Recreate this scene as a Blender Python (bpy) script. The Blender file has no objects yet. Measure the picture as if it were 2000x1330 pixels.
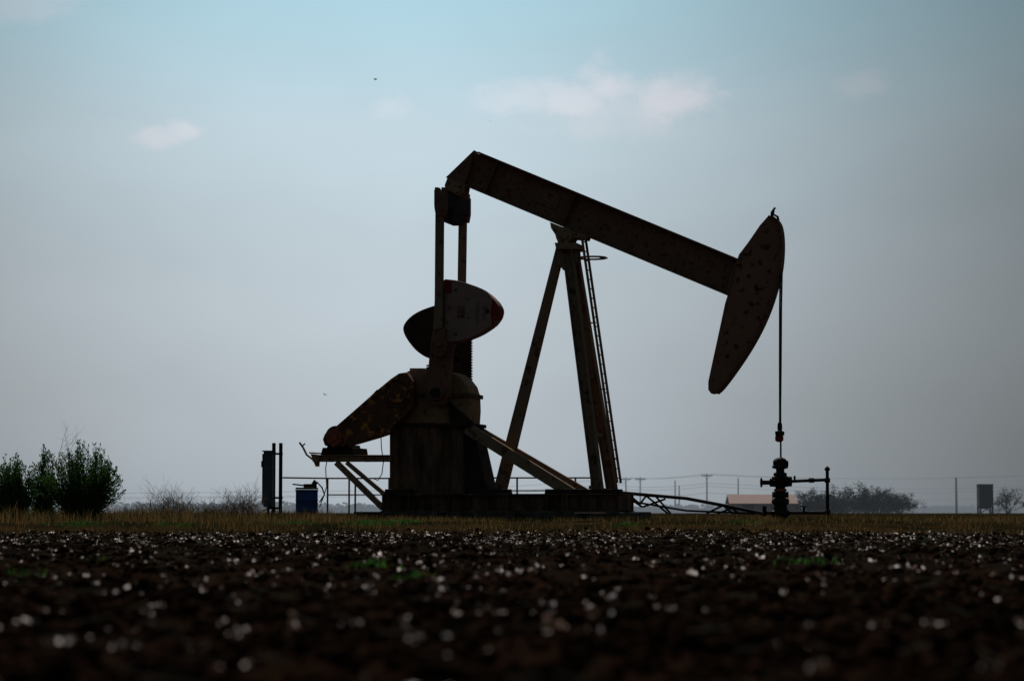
import bpy, math, random
import numpy as np
from mathutils import Vector, Matrix, Quaternion
random.seed(7); rng=np.random.default_rng(11)
sc=bpy.context.scene
sc.view_settings.view_transform='Standard'; sc.view_settings.look='None'; sc.view_settings.exposure=0

# ---------------------------------------------------------------- camera
F=2000*85/36.0; D=59.0; CZ=0.2; ALPHA=math.atan(335/F)
C=Vector((0,-D,CZ))
cam=bpy.data.cameras.new("camera"); co=bpy.data.objects.new("camera",cam); sc.collection.objects.link(co)
co.location=C; co.rotation_euler=(math.pi/2+ALPHA,0,0)
cam.lens=85; cam.sensor_width=36; cam.clip_end=9000; cam.clip_start=0.05
cam.dof.use_dof=True; cam.dof.focus_distance=59; cam.dof.aperture_fstop=2.1
sc.camera=co

TH=math.radians(15); L=Vector((math.cos(TH),-math.sin(TH),0)); T=Vector((math.sin(TH),math.cos(TH),0))
def ray(px,py):
    r=px-1000; u=665-py; ca,sa=math.cos(ALPHA),math.sin(ALPHA)
    return Vector((r, -u*sa+F*ca, u*ca+F*sa))
def P(px,py,t=0.0):      # survey point in the machine's own axes (along, across, up)
    d=ray(px,py); s=(t-C.dot(T))/d.dot(T); p=C+d*s
    return Vector((p.dot(L),t,p.z))
def W(px,py,y):          # survey point in world axes
    d=ray(px,py); s=(y+D)/d.y
    return C+d*s

# ---------------------------------------------------------------- materials
def mat(name,c1,c2,scale=4,rough=0.8,c3=None,sc3=14,t3=0.62,bump=0.2,metal=0,haze=None,hs=0.0,transl=0.0,island=False,spec=0.3,stretch=None,isl=0.5):
    m=bpy.data.materials.new(name); m.use_nodes=True; nt=m.node_tree; N=nt.nodes; K=nt.links
    b=N["Principled BSDF"]; out=N["Material Output"]
    b.inputs["Roughness"].default_value=rough; b.inputs["Metallic"].default_value=metal
    b.inputs["Specular IOR Level"].default_value=spec
    tc=N.new("ShaderNodeTexCoord"); src=tc.outputs["Object"]
    if stretch:
        mp=N.new("ShaderNodeMapping"); mp.inputs["Scale"].default_value=stretch; K.new(src,mp.inputs[0]); src=mp.outputs[0]
    n=N.new("ShaderNodeTexNoise"); n.inputs["Scale"].default_value=scale; n.inputs["Detail"].default_value=6; n.inputs["Roughness"].default_value=0.65
    K.new(src,n.inputs["Vector"])
    r=N.new("ShaderNodeValToRGB"); r.color_ramp.elements[0].position=0.35; r.color_ramp.elements[1].position=0.65
    r.color_ramp.elements[0].color=(*c1,1); r.color_ramp.elements[1].color=(*c2,1)
    if island:
        g=N.new("ShaderNodeNewGeometry"); ad=N.new("ShaderNodeMath"); ad.operation='MULTIPLY_ADD'
        K.new(g.outputs["Random Per Island"],ad.inputs[0]); ad.inputs[1].default_value=isl
        sb=N.new("ShaderNodeMath"); sb.operation='SUBTRACT'; K.new(n.outputs[0],sb.inputs[0]); sb.inputs[1].default_value=isl/2
        K.new(sb.outputs[0],ad.inputs[2]); K.new(ad.outputs[0],r.inputs[0])
    else: K.new(n.outputs[0],r.inputs[0])
    col=r.outputs[0]
    if c3:
        n3=N.new("ShaderNodeTexNoise"); n3.inputs["Scale"].default_value=sc3; n3.inputs["Detail"].default_value=5
        K.new(tc.outputs["Object"],n3.inputs["Vector"])
        r3=N.new("ShaderNodeValToRGB"); r3.color_ramp.elements[0].position=t3-0.04; r3.color_ramp.elements[1].position=t3+0.06
        K.new(n3.outputs[0],r3.inputs[0])
        mx=N.new("ShaderNodeMix"); mx.data_type='RGBA'; K.new(r3.outputs[0],mx.inputs[0]); K.new(col,mx.inputs[6]); mx.inputs[7].default_value=(*c3,1)
        col=mx.outputs[2]
    K.new(col,b.inputs["Base Color"])
    if bump:
        bp=N.new("ShaderNodeBump"); bp.inputs["Strength"].default_value=bump; bp.inputs["Distance"].default_value=0.02
        K.new(n.outputs[0],bp.inputs["Height"]); K.new(bp.outputs[0],b.inputs["Normal"])
    sh=b.outputs[0]
    if transl:
        tr=N.new("ShaderNodeBsdfTranslucent"); K.new(col,tr.inputs[0]); ms=N.new("ShaderNodeMixShader"); ms.inputs[0].default_value=transl
        K.new(sh,ms.inputs[1]); K.new(tr.outputs[0],ms.inputs[2]); sh=ms.outputs[0]
    if haze:   # distance haze painted in: an even glow mixed into the material
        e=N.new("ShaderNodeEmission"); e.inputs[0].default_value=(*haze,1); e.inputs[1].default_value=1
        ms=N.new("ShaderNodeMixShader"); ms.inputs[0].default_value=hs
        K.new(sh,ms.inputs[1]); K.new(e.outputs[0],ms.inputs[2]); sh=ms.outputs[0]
    K.new(sh,out.inputs[0])
    return m
HZ=(0.33,0.38,0.43)  # glow colour standing in for haze on distant things
M_paint=mat("weathered_brown_paint",(0.145,0.066,0.043),(0.185,0.09,0.060),1.6,0.85,(0.085,0.028,0.014),9,0.60,bump=.08,spec=.1)
M_head=mat("rust_blotched_paint",(0.20,0.084,0.055),(0.235,0.108,0.072),1.6,0.85,(0.05,0.022,0.015),5,0.59,bump=.08,spec=.1)
M_tan=mat("tan_paint",(0.21,0.12,0.066),(0.28,0.165,0.096),3,0.85,(0.12,0.04,0.015),8,0.60,bump=.08,spec=.1)
M_leg=mat("leg_paint",(0.175,0.104,0.063),(0.23,0.144,0.09),2,0.85,(0.09,0.04,0.022),5,0.60,stretch=(1,1,.3),bump=.08,spec=.1)
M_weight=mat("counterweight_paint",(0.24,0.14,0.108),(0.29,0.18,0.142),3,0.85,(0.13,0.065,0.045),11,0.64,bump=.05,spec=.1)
M_red=mat("red_paint",(0.26,0.026,0.02),(0.16,0.02,0.014),6,0.8,spec=.12)
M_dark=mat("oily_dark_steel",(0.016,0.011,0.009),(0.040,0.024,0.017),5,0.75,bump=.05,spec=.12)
M_oil=mat("oil_streaked_paint",(0.012,0.008,0.006),(0.18,0.092,0.056),1.6,0.8,stretch=(2.2,2.2,.45),bump=.05,spec=.1)
M_rust=mat("rusty_guard",(0.07,0.028,0.014),(0.125,0.055,0.030),4,0.9,(0.44,0.15,0.04),6,0.58,bump=.05,spec=.1)
M_orange=mat("primer_orange",(0.38,0.09,0.05),(0.20,0.06,0.035),7,0.8,spec=.12)
M_cable=mat("steel_cable",(0.02,0.018,0.016),(0.045,0.036,0.028),30,0.7,spec=.12)
M_conc=mat("concrete",(0.04,0.029,0.021),(0.085,0.062,0.045),6,0.95,(0.02,0.015,0.012),4,0.55)
M_blue=mat("blue_drum_paint",(0.015,0.045,0.15),(0.025,0.07,0.21),3,0.6,(0.04,0.03,0.03),7,0.64,spec=.2)
M_galv=mat("grey_enclosure",(0.05,0.055,0.06),(0.08,0.085,0.09),4,0.6,metal=0.1,spec=.2)
M_bird=mat("bird_feathers",(0.012,0.012,0.014),(0.03,0.028,0.026),30,0.7)
M_bush=mat("bush_foliage",(0.018,0.05,0.012),(0.065,0.135,0.034),2,0.7,transl=0.32,island=True,bump=0,spec=.1)
M_bark=mat("bark",(0.05,0.04,0.03),(0.10,0.08,0.06),10,0.9)
M_twig=mat("dry_twigs",(0.12,0.08,0.055),(0.20,0.14,0.10),5,0.9,island=True,bump=0)
M_grass=mat("verge_grass",(0.016,0.026,0.008),(0.23,0.135,0.052),0.9,0.9,transl=0.28,island=True,bump=0,spec=.05)
M_weed=mat("green_weeds",(0.02,0.08,0.010),(0.045,0.15,0.022),3,0.7,transl=0.3,island=True,bump=0,spec=.1)
M_clod=mat("soil_clods",(0.005,0.0027,0.0017),(0.020,0.0105,0.0065),3,1.0,island=True,bump=0.3,spec=0.0)
M_white=mat("cotton_scraps",(0.13,0.085,0.065),(0.88,0.79,0.75),6,0.95,island=True,bump=0,spec=0.0,transl=.5,isl=0.75)
M_straw=mat("straw_litter",(0.12,0.07,0.04),(0.32,0.20,0.12),6,0.9,island=True,bump=0,spec=.05)
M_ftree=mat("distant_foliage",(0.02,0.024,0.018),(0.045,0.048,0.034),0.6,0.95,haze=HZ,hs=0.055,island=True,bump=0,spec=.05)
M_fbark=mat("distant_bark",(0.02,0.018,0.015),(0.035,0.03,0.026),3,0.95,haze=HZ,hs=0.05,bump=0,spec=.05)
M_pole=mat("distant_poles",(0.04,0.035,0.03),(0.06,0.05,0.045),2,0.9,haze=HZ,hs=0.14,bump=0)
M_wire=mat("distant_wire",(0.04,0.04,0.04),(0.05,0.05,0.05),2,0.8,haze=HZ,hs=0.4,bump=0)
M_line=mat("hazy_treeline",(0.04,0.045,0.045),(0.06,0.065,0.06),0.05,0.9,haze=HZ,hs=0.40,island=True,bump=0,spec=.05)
M_wall=mat("shed_walls",(0.16,0.11,0.09),(0.20,0.14,0.12),2,0.8,haze=HZ,hs=0.06,bump=0)
M_roof=mat("shed_roof",(0.24,0.13,0.10),(0.29,0.16,0.13),1.5,0.8,haze=HZ,hs=0.06,bump=0)
M_door=mat("shed_door",(0.03,0.03,0.03),(0.05,0.04,0.04),2,0.8,haze=HZ,hs=0.05,bump=0)
M_letter=mat("lettering_paint",(0.10,0.06,0.052),(0.13,0.08,0.068),10,0.8,bump=0)

# ---------------------------------------------------------------- mesh tools
def empty(name,loc=(0,0,0),rz=0):
    o=bpy.data.objects.new(name,None); o.location=loc; o.rotation_euler=(0,0,rz); sc.collection.objects.link(o); o.empty_display_size=0.3; return o
def smooth_line(pts,n=3):     # Catmull-Rom through the surveyed outline
    out=[]; m=len(pts)
    for i in range(m-1):
        p0=pts[max(i-1,0)];p1=pts[i];p2=pts[i+1];p3=pts[min(i+2,m-1)]
        for k in range(n):
            u=k/n
            out.append(tuple(.5*((2*b)+(-a+c)*u+(2*a-5*b+4*c-d)*u*u+(-a+3*b-3*c+d)*u**3) for a,b,c,d in zip(p0,p1,p2,p3)))
    return out+[pts[-1]]
class MB:
    def __init__(s): s.v=[]; s.f=[]
    def add(s,vs,fs):
        b=len(s.v); s.v+= [tuple(x) for x in vs]; s.f+=[tuple(i+b for i in f) for f in fs]; return s
    def prism(s,pts,t0,t1):   # pts: list of (l,z)
        n=len(pts); vs=[(p[0],t0,p[1]) for p in pts]+[(p[0],t1,p[1]) for p in pts]
        fs=[tuple(range(n)),tuple(range(2*n-1,n-1,-1))]+[((i+1)%n,i,i+n,(i+1)%n+n) for i in range(n)]
        return s.add(vs,fs)
    def pp(s,pix,t0,t1):      # outline surveyed on its near face
        q=[P(a,b,t0) for a,b in pix]; return s.prism([(p.x,p.z) for p in q],t0,t1)
    def box(s,c,d):
        x,y,z=c; a,b,e=d[0]/2,d[1]/2,d[2]/2
        vs=[(x+i*a,y+j*b,z+k*e) for i in(-1,1) for j in(-1,1) for k in(-1,1)]
        return s.add(vs,[(0,1,3,2),(4,6,7,5),(0,4,5,1),(2,3,7,6),(0,2,6,4),(1,5,7,3)])
    def bar(s,a,b,w,h,side=Vector((0,1,0)),w2=None,h2=None):  # w across side axis, h in the other
        a=Vector(a);b=Vector(b);d=(b-a).normalized(); sd=(side-d*side.dot(d)).normalized(); up=d.cross(sd)
        w2=w2 or w; h2=h2 or h; vs=[]
        for p,ww,hh in((a,w,h),(b,w2,h2)):
            for i,j in((-1,-1),(1,-1),(1,1),(-1,1)): vs.append(p+sd*(i*ww/2)+up*(j*hh/2))
        return s.add(vs,[(3,2,1,0),(4,5,6,7),(0,1,5,4),(1,2,6,5),(2,3,7,6),(3,0,4,7)])
    def ibeam(s,a,b,depth,width,tf=0.03,tw=0.02,side=Vector((0,1,0))):
        a=Vector(a);b=Vector(b);d=(b-a).normalized(); sd=(side-d*side.dot(d)).normalized(); up=d.cross(sd)
        o=up*(depth/2-tf/2)
        s.bar(a+o,b+o,width,tf,side); s.bar(a-o,b-o,width,tf,side); s.bar(a,b,tw,depth-2*tf+0.002,side); return s
    def tube(s,pts,r,n=8,cap=True):
        pts=[Vector(p) for p in pts]; m=len(pts)
        if not isinstance(r,(list,tuple)): r=[r]*m
        vs=[];prev=None
        for i,p in enumerate(pts):
            d=(pts[min(i+1,m-1)]-pts[max(i-1,0)]).normalized()
            if prev is None:
                ref=Vector((0,0,1)) if abs(d.z)<0.9 else Vector((1,0,0)); u=d.cross(ref).normalized()
            else:
                u=(prev-d*prev.dot(d)); u=u.normalized() if u.length>1e-6 else prev
            prev=u; w=d.cross(u)
            for k in range(n):
                a=2*math.pi*k/n; vs.append(p+(u*math.cos(a)+w*math.sin(a))*r[i])
        fs=[]
        for i in range(m-1):
            for k in range(n):
                k2=(k+1)%n; fs.append((i*n+k,i*n+k2,(i+1)*n+k2,(i+1)*n+k))
        if cap: fs+= [tuple(range(n-1,-1,-1)),tuple(range((m-1)*n,m*n))]
        return s.add(vs,fs)
    def disc(s,c,r,t0,t1,n=24): return s.tube([(c[0],t0,c[1]),(c[0],t1,c[1])],r,n)
    def torus(s,c,R,r,axis='z',n=24):
        pts=[]
        for k in range(n+1):
            a=2*math.pi*k/n
            if axis=='z': pts.append((c[0]+R*math.cos(a),c[1]+R*math.sin(a),c[2]))
            elif axis=='y': pts.append((c[0]+R*math.cos(a),c[1],c[2]+R*math.sin(a)))
            else: pts.append((c[0],c[1]+R*math.cos(a),c[2]+R*math.sin(a)))
        return s.tube(pts,r,6,cap=False)
    def obj(s,name,m,parent=None,bevel=0.0,smooth=False):
        me=bpy.data.meshes.new(name); me.from_pydata([tuple(v) for v in s.v],[],s.f); me.materials.append(m)
        if smooth:
            for p in me.polygons: p.use_smooth=True
        o=bpy.data.objects.new(name,me); sc.collection.objects.link(o)
        if parent: o.parent=parent
        import bmesh
        bm=bmesh.new(); bm.from_mesh(me); bmesh.ops.recalc_face_normals(bm,faces=bm.faces); bm.to_mesh(me); bm.free()
        if bevel:
            b=o.modifiers.new("bevel",'BEVEL'); b.width=bevel; b.segments=2; b.limit_method='ANGLE'; b.angle_limit=math.radians(40)
        if smooth:
            try:
                me.set_sharp_from_angle(angle=math.radians(40))
            except Exception: pass
        return o
def np_mesh(name,verts,faces,m,parent=None):
    k=faces.shape[1]; me=bpy.data.meshes.new(name)
    me.vertices.add(len(verts)); me.vertices.foreach_set("co",verts.astype(np.float32).ravel())
    me.loops.add(faces.size); me.loops.foreach_set("vertex_index",faces.astype(np.int32).ravel())
    me.polygons.add(len(faces)); me.polygons.foreach_set("loop_start",np.arange(0,faces.size,k,dtype=np.int32))
    me.polygons.foreach_set("loop_total",np.full(len(faces),k,dtype=np.int32))
    me.update(calc_edges=True); me.validate(); me.materials.append(m)
    o=bpy.data.objects.new(name,me); sc.collection.objects.link(o)
    if parent: o.parent=parent
    return o
def vnoise(x,y,seed=0):
    xi=np.floor(x).astype(np.int64); yi=np.floor(y).astype(np.int64); fx=x-xi; fy=y-yi
    fx=fx*fx*(3-2*fx); fy=fy*fy*(3-2*fy)
    def h(a,b):
        q=(a*374761393+b*668265263+seed*974711)&0x7fffffff; q=((q^(q>>13))*1274126177)&0x7fffffff
        return ((q^(q>>16))&0xffff)/65535.0
    return (h(xi,yi)*(1-fx)+h(xi+1,yi)*fx)*(1-fy)+(h(xi,yi+1)*(1-fx)+h(xi+1,yi+1)*fx)*fy

# ---------------------------------------------------------------- ground
FZ=-0.23
def gz(x,y):
    x=np.asarray(x,float); y=np.asarray(y,float)
    edge=-13.6+ (vnoise(x*0.35,y*0+3,5)-0.5)*1.4
    s=np.clip((y-edge)/4.0,0,1); s=s*s*(3-2*s)
    z=FZ*(1-s)
    near=np.clip(1-(np.abs(x)-30)/30,0,1)*np.clip(1-(y-10)/40,0,1)*np.clip((y+75)/10,0,1)
    rough=(vnoise(x*2.2,y*2.2,1)-0.5)*0.05+(vnoise(x*4.5,y*4.5,2)-0.5)*0.035
    soft=(vnoise(x*0.4,y*0.4,3)-0.5)*0.05+(vnoise(x*1.3,y*1.3,4)-0.5)*0.03
    return z+near*(rough*(1-s)+soft*s)
xs=np.concatenate([[-4000,-1500,-600,-250,-120,-70,-45],np.arange(-30,30.01,0.25),[45,70,120,250,600,1500,4000]])
ys=np.concatenate([[-500,-200,-100,-75],np.arange(-64,-2,0.22),np.arange(-2,12,1.0),[14,18,25,40,60,100,160,250,400,700,1200,2200,4000]])
X,Y=np.meshgrid(xs,ys); Z=gz(X,Y)
V=np.stack([X.ravel(),Y.ravel(),Z.ravel()],1); nx=len(xs)
i,j=np.meshgrid(np.arange(nx-1),np.arange(len(ys)-1)); a=(j*nx+i).ravel()
Fc=np.stack([a,a+1,a+1+nx,a+nx],1)
gm=bpy.data.materials.new("field_and_verge"); gm.use_nodes=True; nt=gm.node_tree; N=nt.nodes; K=nt.links
b=N["Principled BSDF"]; b.inputs["Roughness"].default_value=1.0; b.inputs["Specular IOR Level"].default_value=0.0
tc=N.new("ShaderNodeTexCoord"); sep=N.new("ShaderNodeSeparateXYZ"); K.new(tc.outputs["Object"],sep.inputs[0])
n1=N.new("ShaderNodeTexNoise"); n1.inputs["Scale"].default_value=9; n1.inputs["Detail"].default_value=8; K.new(tc.outputs["Object"],n1.inputs["Vector"])
r1=N.new("ShaderNodeValToRGB"); r1.color_ramp.elements[0].color=(0.004,0.0021,0.0014,1); r1.color_ramp.elements[1].color=(0.018,0.0095,0.006,1); K.new(n1.outputs[0],r1.inputs[0])
n2=N.new("ShaderNodeTexNoise"); n2.inputs["Scale"].default_value=0.7; n2.inputs["Detail"].default_value=8; K.new(tc.outputs["Object"],n2.inputs["Vector"])
r2=N.new("ShaderNodeValToRGB"); r2.color_ramp.elements[0].color=(0.007,0.008,0.004,1); r2.color_ramp.elements[1].color=(0.030,0.018,0.008,1)
r2.color_ramp.elements[0].position=0.38; r2.color_ramp.elements[1].position=0.62; K.new(n2.outputs[0],r2.inputs[0])
mr=N.new("ShaderNodeMapRange"); mr.inputs[1].default_value=-13.8; mr.inputs[2].default_value=-12.2; K.new(sep.outputs[1],mr.inputs[0])
mx=N.new("ShaderNodeMix"); mx.data_type='RGBA'; K.new(mr.outputs[0],mx.inputs[0]); K.new(r1.outputs[0],mx.inputs[6]); K.new(r2.outputs[0],mx.inputs[7])
K.new(mx.outputs[2],b.inputs["Base Color"])
bp=N.new("ShaderNodeBump"); bp.inputs["Strength"].default_value=0.6; bp.inputs["Distance"].default_value=0.04; K.new(n1.outputs[0],bp.inputs["Height"]); K.new(bp.outputs[0],b.inputs["Normal"])
g=np_mesh("ground",V,Fc,gm)
for p in g.data.polygons: p.use_smooth=True

# ---------------------------------------------------------------- scattered field litter
ph=(1+5**.5)/2
ico=np.array([(-1,ph,0),(1,ph,0),(-1,-ph,0),(1,-ph,0),(0,-1,ph),(0,1,ph),(0,-1,-ph),(0,1,-ph),(ph,0,-1),(ph,0,1),(-ph,0,-1),(-ph,0,1)])/math.hypot(1,ph)
icf=np.array([(0,11,5),(0,5,1),(0,1,7),(0,7,10),(0,10,11),(1,5,9),(5,11,4),(11,10,2),(10,7,6),(7,1,8),(3,9,4),(3,4,2),(3,2,6),(3,6,8),(3,8,9),(4,9,5),(2,4,11),(6,2,10),(8,6,7),(9,8,1)])
def lumps(name,px,py,size,flat,m,jit=0.35,lift=0.2):
    n=len(px); v=ico[None]*(1+rng.uniform(-jit,jit,(n,12,1)))
    v=v*np.stack([rng.uniform(0.7,1.3,n),rng.uniform(0.7,1.3,n),rng.uniform(*flat,n)],1)[:,None,:]
    an=rng.uniform(0,2*np.pi,n); c,s=np.cos(an)[:,None],np.sin(an)[:,None]
    x=v[...,0]*c-v[...,1]*s; y=v[...,0]*s+v[...,1]*c
    tl=rng.uniform(-.5,.5,(n,1)); z=v[...,2]+x*tl
    v=np.stack([x,y,z],2)*size[:,None,None]
    v+=np.stack([px,py,gz(px,py)+size*lift],1)[:,None,:]
    f=(icf[None]+(np.arange(n)*12)[:,None,None]).reshape(-1,3)
    return np_mesh(name,v.reshape(-1,3),f,m)
def field_pts(n,d0,d1,hw0,hw1):
    d=np.sqrt(rng.uniform(d0*d0,d1*d1,n)); w=hw0+(hw1-hw0)*(d-d0)/(d1-d0)
    return rng.uniform(-1,1,n)*w, d-D
a=[field_pts(22000,2.5,14,3.5,5.5),field_pts(32000,14,46.5,5.5,16)]
px=np.concatenate([q[0] for q in a]); py=np.concatenate([q[1] for q in a])
lumps("soil_clods",px,py,np.clip(rng.lognormal(-4.05,0.6,len(px)),0.008,0.06),(0.5,0.95),M_clod)
# cotton scraps: each a loose tuft of thin fluffy flakes
a=[field_pts(1700,2.5,14,3.5,5.5),field_pts(8000,14,46.0,5.5,16),field_pts(11000,30,46.3,10,16)]
px=np.concatenate([q[0] for q in a]); py=np.concatenate([q[1] for q in a])
keep=vnoise(px*0.9,py*0.9,21)*0.55+vnoise(px*3,py*3,22)*0.45>rng.uniform(0.18,0.85,len(px)); px=px[keep];py=py[keep]
sz=np.clip(rng.lognormal(-4.75,0.58,len(px)),0.004,0.030)
NF=5; n=len(px)
def unit(a): return a/np.linalg.norm(a,axis=-1,keepdims=True)
u=unit(rng.normal(0,1,(n,NF,3))); v2=unit(np.cross(u,rng.normal(0,1,(n,NF,3))))
ctr=np.stack([px,py,gz(px,py)+sz*1.0+.009],1)[:,None,:]+rng.normal(0,.6,(n,NF,3))*sz[:,None,None]*np.array([1.4,1.2,.5])
s3=sz[:,None,None]*rng.uniform(.4,1.0,(n,NF,1))
q=np.stack([ctr-u*s3,ctr+v2*s3*.7,ctr+u*s3*rng.uniform(.5,1,(n,NF,1)),ctr-v2*s3*.6],2)
np_mesh("cotton_scraps",q.reshape(-1,3),np.arange(n*NF*4).reshape(-1,4),M_white)
# straw litter
n=8000; sx,sy=field_pts(n,3,46,3.5,16); an=rng.uniform(0,np.pi,n); ln=rng.uniform(0.04,0.18,n); w=0.005
dx,dy=np.cos(an)*ln/2,np.sin(an)*ln/2; z0=gz(sx,sy)+rng.uniform(0.02,0.05,n); dz=rng.uniform(-0.02,0.03,n)
q=np.stack([np.stack([sx-dx,sy-dy,z0-w],1),np.stack([sx+dx,sy+dy,z0+dz-w],1),np.stack([sx+dx,sy+dy,z0+dz+w],1),np.stack([sx-dx,sy-dy,z0+w],1)],1)
np_mesh("straw_litter",q.reshape(-1,3),np.arange(n*4).reshape(-1,4),M_straw)

# ---------------------------------------------------------------- grass
def blades(name,x,y,h,w,m,lean=0.35,z=None):
    n=len(x); an=rng.uniform(0,2*np.pi,n); la=rng.uniform(0,2*np.pi,n); le=rng.uniform(0,lean,n)*h
    z=gz(x,y)-0.01 if z is None else z
    bx,by=np.cos(an)*w/2,np.sin(an)*w/2; lx,ly=np.cos(la)*le,np.sin(la)*le
    v=np.stack([np.stack([x-bx,y-by,z],1),np.stack([x+bx,y+by,z],1),
      np.stack([x+bx*.7+lx*.35,y+by*.7+ly*.35,z+h*.6],1),np.stack([x-bx*.7+lx*.35,y-by*.7+ly*.35,z+h*.6],1),
      np.stack([x+lx,y+ly,z+h*(1-0.3*le/h)],1)],1)
    o=np.arange(n)[:,None]*5
    f=np.concatenate([o+np.array([0,1,2]),o+np.array([0,2,3]),o+np.array([3,2,4])])
    return np_mesh(name,v.reshape(-1,3),f,m)
n=170000
x=rng.uniform(-22,22,n); y=rng.uniform(-14.3,4,n)
cl=vnoise(x*0.8,y*0.8,31)*0.6+vnoise(x*2.7,y*2.7,32)*0.4
keep=cl>rng.uniform(0.15,0.8,n); keep&=~((x>-3.2)&(x<3.3)&(y>-2.2)&(y<2.5)&(rng.uniform(0,1,n)>0.1))
x=x[keep];y=y[keep];cl=cl[keep]
tall=np.clip((-2.0-x)/5,0,1)*np.clip((y+13)/4,0,1)
h=(0.03+0.11*rng.uniform(0,1,len(x))**1.5)*(0.3+1.3*cl)+tall*rng.uniform(0.0,0.32,len(x))*cl*1.5+0.18*(rng.uniform(0,1,len(x))>.985)*rng.uniform(.3,1,len(x))
blades("verge_grass",x,y,h,rng.uniform(0.006,0.014,len(x)),M_grass,0.6)
# low green broadleaf weeds in the verge and field
wx=[];wy=[]
for cx,cy,r,c in [(-2.7,-11,0.5,700),(-2.2,-10.5,0.3,300),(-4.3,-10.5,0.4,260),(2.2,-11.6,0.3,120),(-8.5,-11,0.6,300),(-6.6,-10.8,0.5,200),(4.6,-11,.4,120),
                  (-3.6,-38,0.12,60),(-3.2,-43,0.10,40),(-1.05,-41,0.16,60),(-0.6,-43.5,0.14,60),(2.4,-39,0.22,90),(6.3,-22,0.3,60),(-5.0,-50,0.1,40)]:
    wx.append(cx+rng.normal(0,r*0.6,c)); wy.append(cy+rng.normal(0,r*0.6,c))
wx=np.concatenate(wx);wy=np.concatenate(wy)
blades("green_weeds",wx,wy,rng.uniform(0.03,0.10,len(wx)),rng.uniform(0.01,0.022,len(wx)),M_weed,1.2)

# ---------------------------------------------------------------- bushes
def bush(name,cx,cy,rx,h,nst,seed):
    r=random.Random(seed); e=empty(name,(cx,cy,float(gz(cx,cy)))); st=MB(); q=[]
    for k in range(nst):
        az=r.uniform(0,2*math.pi); rr=r.random()**0.55
        lean=rr*rx; hh=h*(1-0.36*rr**2)*r.uniform(0.5,1.08)
        b0=Vector((math.cos(az)*0.12*rr,math.sin(az)*0.12*rr,0))
        e1=Vector((math.cos(az)*lean,math.sin(az)*lean*0.9,hh)); mid=Vector((math.cos(az)*lean*0.55,math.sin(az)*lean*0.5,hh*0.42))
        pts=[]
        for i in range(7):
            s=i/6; p=b0*(1-s)**2+mid*2*s*(1-s)+e1*s*s
            pts.append(p+Vector((r.uniform(-1,1),r.uniform(-1,1),0))*0.015)
        st.tube(pts,[0.012*(1-.8*i/6) for i in range(7)],4,cap=False)
        for i in range(110):
            s=r.uniform(0.12,1.0); j=min(int(s*6),5); u=s*6-j; p=pts[j]*(1-u)+pts[j+1]*u
            d=(pts[j+1]-pts[j]).normalized()
            sp=0.085*(1.12-s)
            off=Vector((r.gauss(0,1),r.gauss(0,1),r.gauss(0,.6)))*sp
            dd=(d*1.0+off.normalized()*0.7+Vector((0,0,.25))).normalized(); ll=r.uniform(0.035,0.085); sd=dd.cross(Vector((r.uniform(-1,1),r.uniform(-1,1),r.uniform(-1,1)))).normalized()*ll*0.2
            p=p+off
            if p.z<0.01: continue
            q+= [p,p+dd*ll*.5+sd,p+dd*ll,p+dd*ll*.5-sd]
    st.obj("stems",M_bark,e)
    v=np.array([tuple(a) for a in q]); np_mesh("foliage",v,np.arange(len(v)).reshape(-1,4),M_bush,e)
    return e
def bx(px,y): return W(px,1000,y).x
bush("green_bush",bx(158,-5),-5,0.97,1.66,220,3)
bush("green_bush",bx(20,-5),-5,0.60,1.42,130,5)
bush("green_bush",bx(84,-4),-4,0.28,1.62,50,9)

# dry twiggy brush
def twig(mb,p,d,ln,r0,depth,r,bend=0.25,k=(2,4)):
    pts=[p]; n=4
    for i in range(n):
        d=(d+Vector((r.gauss(0,bend),r.gauss(0,bend),r.gauss(0,bend*.4)+0.04))).normalized(); pts.append(pts[-1]+d*ln/n)
    mb.tube(pts,[r0*(1-.5*i/n) for i in range(n+1)],3,cap=False)
    ends=[pts[-1]]
    if depth:
        ends=[]
        for c in range(r.randint(*k)):
            q=pts[r.randint(1,n)]; dd=(d+Vector((r.gauss(0,.55),r.gauss(0,.55),r.gauss(0,.3)))).normalized()
            ends+=twig(mb,q,dd,ln*r.uniform(.5,.8),r0*.55,depth-1,r,bend,k)
        ends.append(pts[-1])
    return ends
r=random.Random(5); mb=MB()
for k in range(75):
    px_=r.choice([r.gauss(335,25),r.gauss(420,35),r.gauss(480,18),r.uniform(235,520),r.uniform(235,520)]); y=r.uniform(-5,2)
    x=bx(px_,y); h=r.uniform(.22,.42)
    if abs(px_-335)<30 or abs(px_-470)<25: h*=1.4
    for s in range(4): twig(mb,Vector((x,y,0)),Vector((r.gauss(0,.35),r.gauss(0,.35),1)).normalized(),h,0.0065,2,r)
for k in range(5): twig(mb,Vector((bx(110,-4.5),-4.5,.9)),Vector((r.uniform(.1,.6),0,1)).normalized(),.75,0.006,2,r,0.18)
mb.obj("dry_brush",M_twig)

# ---------------------------------------------------------------- pumpjack
pj=empty("pumpjack",(0,0,0),-TH)
def lz(px,py,t=0): p=P(px,py,t); return (p.x,p.z)
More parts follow.
